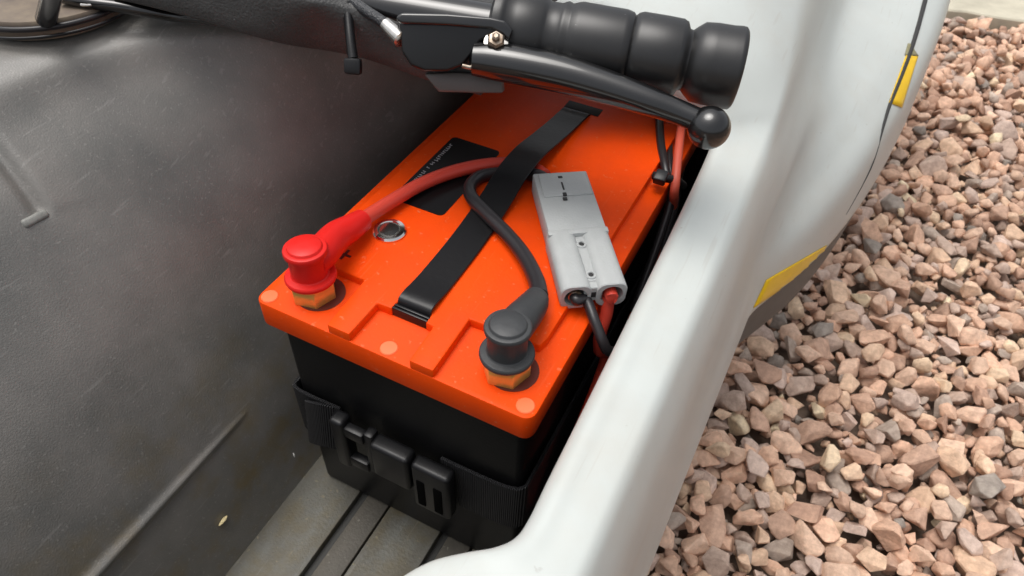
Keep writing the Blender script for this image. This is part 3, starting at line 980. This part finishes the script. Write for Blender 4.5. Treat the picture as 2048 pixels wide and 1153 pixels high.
def stone_mesh():
    bm = bmesh.new()
    a, b, c = 1.0, rng.uniform(.62, .95), rng.uniform(.42, .72)
    for k in range(rng.randint(11, 17)):
        v = Vector((rng.gauss(0, 1), rng.gauss(0, 1), rng.gauss(0, 1))).normalized()
        mxx = max(abs(v.x), abs(v.y), abs(v.z))
        v = v * (1 - .45) + v / mxx * .45 * .8
        v *= rng.uniform(.85, 1.08)
        bm.verts.new((v.x * a, v.y * b, v.z * c))
    r = bmesh.ops.convex_hull(bm, input=bm.verts)
    bmesh.ops.delete(bm, geom=list({g for g in r['geom_interior'] + r['geom_unused'] if isinstance(g, bmesh.types.BMVert)}), context='VERTS')
    bmesh.ops.dissolve_limit(bm, angle_limit=math.radians(14), verts=bm.verts, edges=bm.edges)
    bmesh.ops.bevel(bm, geom=list(bm.edges), offset=.055, segments=1, profile=.6, affect='EDGES', clamp_overlap=True)
    bmesh.ops.triangulate(bm, faces=bm.faces)
    bmesh.ops.recalc_face_normals(bm, faces=bm.faces)
    V = np.array([v.co[:] for v in bm.verts])
    F = np.array([[v.index for v in f.verts] for f in bm.faces])
    bm.free()
    return V, F, (a, b, c)


VAR = [stone_mesh() for _ in range(NVAR)]
PAL = [((.62, .41, .30), 5), ((.64, .45, .34), 5), ((.48, .32, .24), 4), ((.66, .47, .34), 3), ((.46, .35, .29), 4), ((.40, .33, .28), 2), ((.30, .265, .235), 0.8), ((.70, .53, .38), 1.6), ((.42, .27, .20), 2), ((.54, .42, .36), 3)]
pw = np.array([p[1] for p in PAL])
pw = pw / pw.sum()
x0g, x1g, y0g, y1g = .02, 1.15, -.45, 2.05
RES = .004
nxg, nyg = int((x1g - x0g) / RES), int((y1g - y0g) / RES)
Hm = np.full((nxg, nyg), GZ - .03)
stones = []
NSM, NST = 8000, 24000
edge0 = np.array(edge)
for k in range(NST):
    cand = nr.uniform((x0g + .03, y0g + .03), (x1g - .03, y1g - .03), (6, 2))
    hh = Hm[((cand[:, 0] - x0g) / RES).astype(int), ((cand[:, 1] - y0g) / RES).astype(int)]
    x, y = (float(c) for c in cand[int(np.argmin(hh))])
    ye = float(np.interp(x, edge0[:, 0], edge0[:, 1]))
    if y > ye - .004: continue
    sz = float(nr.uniform(.0055, .0095)) if k < NSM else float(np.clip(nr.lognormal(math.log(.0140), .30), .0075, .0260))
    vi = int(nr.integers(NVAR))
    V, F, (a, b, c) = VAR[vi]
    rot = Matrix.Rotation(nr.uniform(0, 6.283), 3, 'Z') @ Matrix.Rotation(nr.normal(0, .42), 3, 'X') @ Matrix.Rotation(nr.normal(0, .42), 3, 'Y') @ Matrix.Rotation(nr.uniform(0, 6.283), 3, 'Z')
    Rm = np.array(rot)
    W = (V * sz) @ Rm.T
    ex = np.sqrt((Rm ** 2) @ (np.array([a, b, c]) ** 2)) * sz * .88      # half extents
    i0, i1 = int((x - ex[0] - x0g) / RES), int((x + ex[0] - x0g) / RES) + 1
    j0, j1 = int((y - ex[1] - y0g) / RES), int((y + ex[1] - y0g) / RES) + 1
    gx_, gy_ = np.meshgrid(x0g + (np.arange(i0, i1) + .5) * RES - x, y0g + (np.arange(j0, j1) + .5) * RES - y, indexing='ij')
    q = 1 - (gx_ / ex[0]) ** 2 - (gy_ / ex[1]) ** 2
    ok = q > 0
    if not ok.any(): continue
    hz = ex[2] * np.sqrt(np.clip(q, 0, 1))
    win = Hm[i0:i1, j0:j1]
    z = float(np.percentile((win + hz)[ok], 58))
    if z > GZ + .017: continue
    Hm[i0:i1, j0:j1] = np.where(ok, np.maximum(win, z + hz * .92), win)
    pi_ = int(nr.choice(len(PAL), p=pw))
    col = np.minimum(np.array(PAL[pi_][0]) * nr.uniform(.98, 1.32), .82)
    if nr.random() < .0008: col, pi_ = np.array((.42, .12, .08)), 10
    stones.append((np.array((x, y, z)), W, F, col, pi_, sz, Rm))

# the stones that show largest become objects of their own
sil = [(1295, 1153), (1491, 690), (1640, 560), (1740, 380), (1830, 200), (1880, 0)]


def seen(st):
    q = CR @ (st[0] - CC)
    if q[2] <= 0: return 0
    u, v = 1024 + CF * q[0] / q[2], 576.5 + CF * q[1] / q[2]
    if u > 2060 or v > 1165 or v < -5: return 0
    xs = float(np.interp(v, [0, 200, 380, 560, 690, 1153], [1880, 1830, 1740, 1640, 1491, 1295]))
    if u < xs - 4: return 0
    i, j = int((st[0][0] - x0g) / RES), int((st[0][1] - y0g) / RES)
    top = st[0][2] + abs(st[1][:, 2]).max() * .8
    if Hm[i, j] > top + .004: return 0
    return st[5] / q[2]


score = [seen(s) for s in stones]
order = np.argsort(score)[::-1]
single = set(int(i) for i in order[:300] if score[i] > 0)
groups = {}
gV, gF, gC, off = [], [], [], 0
for i, (c, W, F, col, vi, sz, Rm) in enumerate(stones):
    if i in single:
        me = bpy.data.meshes.new('gravel_stone')
        me.from_pydata(W.tolist(), [], F.tolist())
        at_ = me.attributes.new('tint', 'FLOAT_COLOR', 'POINT')
        at_.data.foreach_set('color', np.tile(np.append(col, 1), len(W)).astype('f'))
        o = link('gravel_stone', me, M_stone, None, False)
        o.location = c.tolist()
        hue = {3: 'pale peach', 7: 'cream coloured', 5: 'dull taupe', 6: 'dark grey brown', 8: 'reddish brown', 10: 'brick red', 4: 'greyish mauve', 9: 'greyish mauve'}.get(vi, 'buff pink')
        size = 'large ' if sz > .0185 else 'small ' if sz < .0125 else ''
        tag(o, size + hue + ' angular gravel stone lying loose beside the white tricycle', 'stone', 'loose gravel stones beside the tricycle')
    else:
        gV.append(W + c)
        gF.append(F + off)
        gC.append(np.tile(np.append(col, 1), (len(W), 1)))
        off += len(W)
gV, gF, gC = np.concatenate(gV), np.concatenate(gF), np.concatenate(gC)
me = bpy.data.meshes.new('gravel')
me.vertices.add(len(gV))
me.vertices.foreach_set('co', gV.astype('f').ravel())
me.loops.add(gF.size)
me.loops.foreach_set('vertex_index', gF.astype('i').ravel())
me.polygons.add(len(gF))
me.polygons.foreach_set('loop_start', np.arange(0, gF.size, 3).astype('i'))
me.update(calc_edges=True)
a_t = me.attributes.new('tint', 'FLOAT_COLOR', 'POINT')
a_t.data.foreach_set('color', gC.astype('f').ravel())
tag(link('gravel', me, M_stone, None, False), 'bed of buff pink angular gravel around the tricycle', 'gravel', None, 'stuff')
print('stones', len(stones), 'tris', len(gF))
